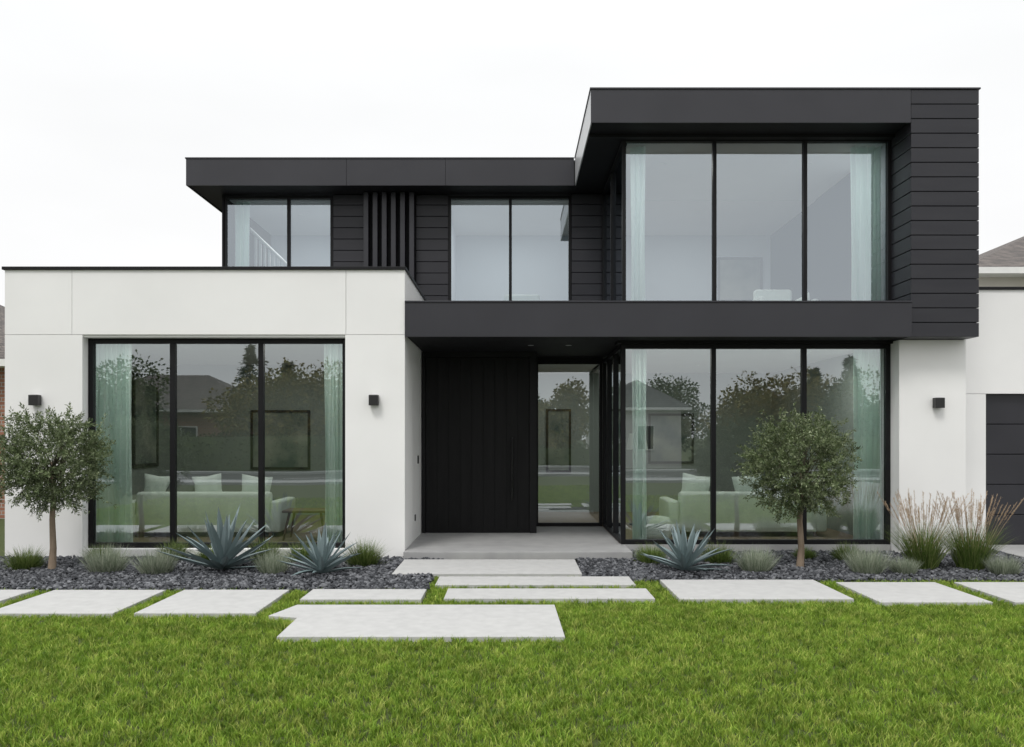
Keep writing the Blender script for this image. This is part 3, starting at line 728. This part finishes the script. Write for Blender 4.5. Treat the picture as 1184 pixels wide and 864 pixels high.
hip_house('neighbour_house',5.2,9.4,-28,-20,3.1,4.9,M_wh2,M_tilesg,1,[(7,8,.9,2.3)])
hip_house('neighbour_house',-27,-15.0,-32,-24,3.1,5.6,M_brick,M_tiles,1,[(-20,-18.2,.9,2.3),(-25,-23,.9,2.3)])
hip_house('neighbour_house',24,34,-32,-22,3.2,5.6,M_wh2,M_tilesg,1,[(26,28,.9,2.3)])
hip_house('neighbour_house',-12,-2,-38,-30,3.1,5.4,M_wh2,M_tiles,1,[(-9,-7,.9,2.3)])

M_leafA=leaf_mat('broadleaf',[(.025,.045,.012),(.045,.07,.018),(.07,.10,.025),(.11,.13,.04)],.6,.2)
M_leafB=leaf_mat('broadleaf_autumn',[(.09,.08,.015),(.15,.12,.025),(.23,.17,.035),(.17,.17,.045)],.6,.2)
M_leafC=leaf_mat('conifer_needles',[(.012,.025,.01),(.02,.038,.015),(.035,.055,.02)],.6,0)
def big_tree(cx,cy,h,cr,seed,mat,name='broadleaf_tree'):
    r=random.Random(seed); parts=[]; b=Vector((cx,cy,G)); t=Vector((cx,cy,h*.5))
    parts.append((*tube([b,b.lerp(t,.5)+Vector((.08,0,0)),t],[.2,.15,.1],8),0))
    C=[];D=[]
    for i in range(36):
        a=r.uniform(0,6.283); u=r.uniform(-1,1); s_=math.sqrt(max(0,1-u*u)); k=r.uniform(.4,.85)
        c=Vector((cx+cr*k*s_*math.cos(a),cy+cr*k*s_*math.sin(a),h*.54+h*.42*k*u))
        parts.append((*tube([t.lerp(b,r.uniform(0,.35)),c],[.06,.02],5),0))
        rr=cr*r.uniform(.25,.42)
        for j in range(240):
            d=Vector((r.gauss(0,1),r.gauss(0,1),r.gauss(0,1))).normalized()
            C.append(c+d*rr*r.uniform(.5,1.15)); D.append(d+Vector((r.gauss(0,.6),r.gauss(0,.6),-.3)))
    C=np.array([tuple(c) for c in C]); D=np.array([tuple(c) for c in D]); n=len(C)
    V,F=leaves_mesh(C,D,rng.uniform(.14,.26,n),rng.uniform(.10,.17,n)); parts.append((V,F,1))
    return fast_obj(name,parts,[M_bark,mat])
def conifer(cx,cy,h,cr,seed):
    r=random.Random(seed); parts=[(*tube([(cx,cy,G),(cx,cy,h)],[.15,.02],8),0)]; C=[];D=[]
    for i in range(150):
        t=r.random()**.8; z=h*(.12+.86*t); a=r.uniform(0,6.283); l_=cr*(1-t)*r.uniform(.7,1.1)+.12
        for j in range(45):
            s_=r.random(); p=Vector((cx+math.cos(a)*l_*s_,cy+math.sin(a)*l_*s_,z-.25*l_*s_*s_)); C.append(p+Vector((r.gauss(0,.06),r.gauss(0,.06),r.gauss(0,.05)))); D.append(Vector((math.cos(a)+r.gauss(0,.6),math.sin(a)+r.gauss(0,.6),r.gauss(-.1,.3))))
    C=np.array([tuple(c) for c in C]); D=np.array([tuple(c) for c in D]); n=len(C)
    V,F=leaves_mesh(C,D,rng.uniform(.14,.3,n),rng.uniform(.04,.08,n)); parts.append((V,F,1))
    return fast_obj('conifer_tree',parts,[M_bark,M_leafC])
conifer(-15.4,-25,7.2,2.6,1); conifer(-13.8,-26,6.4,2.1,2); conifer(20.5,-25,6.6,2.0,3); conifer(19,-27,6.0,1.8,5)
big_tree(-12.6,-19,5.4,2.8,11,M_leafB); big_tree(-9.6,-20,5.6,3.0,12,M_leafB); big_tree(-6.6,-21,5.6,3,13,M_leafA); big_tree(-4,-24,5.4,2.6,21,M_leafA)
big_tree(-21.5,-19.5,6.3,3.0,22,M_leafA)
big_tree(12.8,-20,5.0,2.4,14,M_leafB); big_tree(15.5,-21,5.4,2.7,15,M_leafB); big_tree(18.3,-20,5.2,2.6,16,M_leafA)
big_tree(-26,-19,7.5,3.2,17,M_leafA); big_tree(11.0,-31,6.2,2.8,18,M_leafA); big_tree(24,-20,6.0,3,19,M_leafA); big_tree(0,-22,5.0,2.5,20,M_leafA)
big_tree(3.0,-19.2,5.2,2.1,23,M_leafB)
def hedge(x0,x1,y,h,seed):
    n=int((x1-x0)*450); C=np.c_[rng.uniform(x0,x1,n),y+rng.uniform(-.45,.45,n),rng.uniform(G,h,n)]; C[:,2]+=.12*np.sin(C[:,0]*2.1)*(C[:,2]/h)
    D=rng.normal(size=(n,3)); V,F=leaves_mesh(C,D,rng.uniform(.10,.18,n),rng.uniform(.07,.12,n))
    vb,fb=[( x0,y-.3,G),(x1,y-.3,G),(x1,y+.3,G),(x0,y+.3,G),(x0,y-.3,h-.2),(x1,y-.3,h-.2),(x1,y+.3,h-.2),(x0,y+.3,h-.2)],[(0,1,5,4),(1,2,6,5),(2,3,7,6),(3,0,4,7),(4,5,6,7)]
    return fast_obj('hedge',[(vb,fb,0),(V,F,0)],[M_leafA])
hedge(-26,-3,-17.6,1.9,1); hedge(10.2,28,-17.8,1.9,2); hedge(-3,4.6,-17.6,1.2,3)
print('DONE')
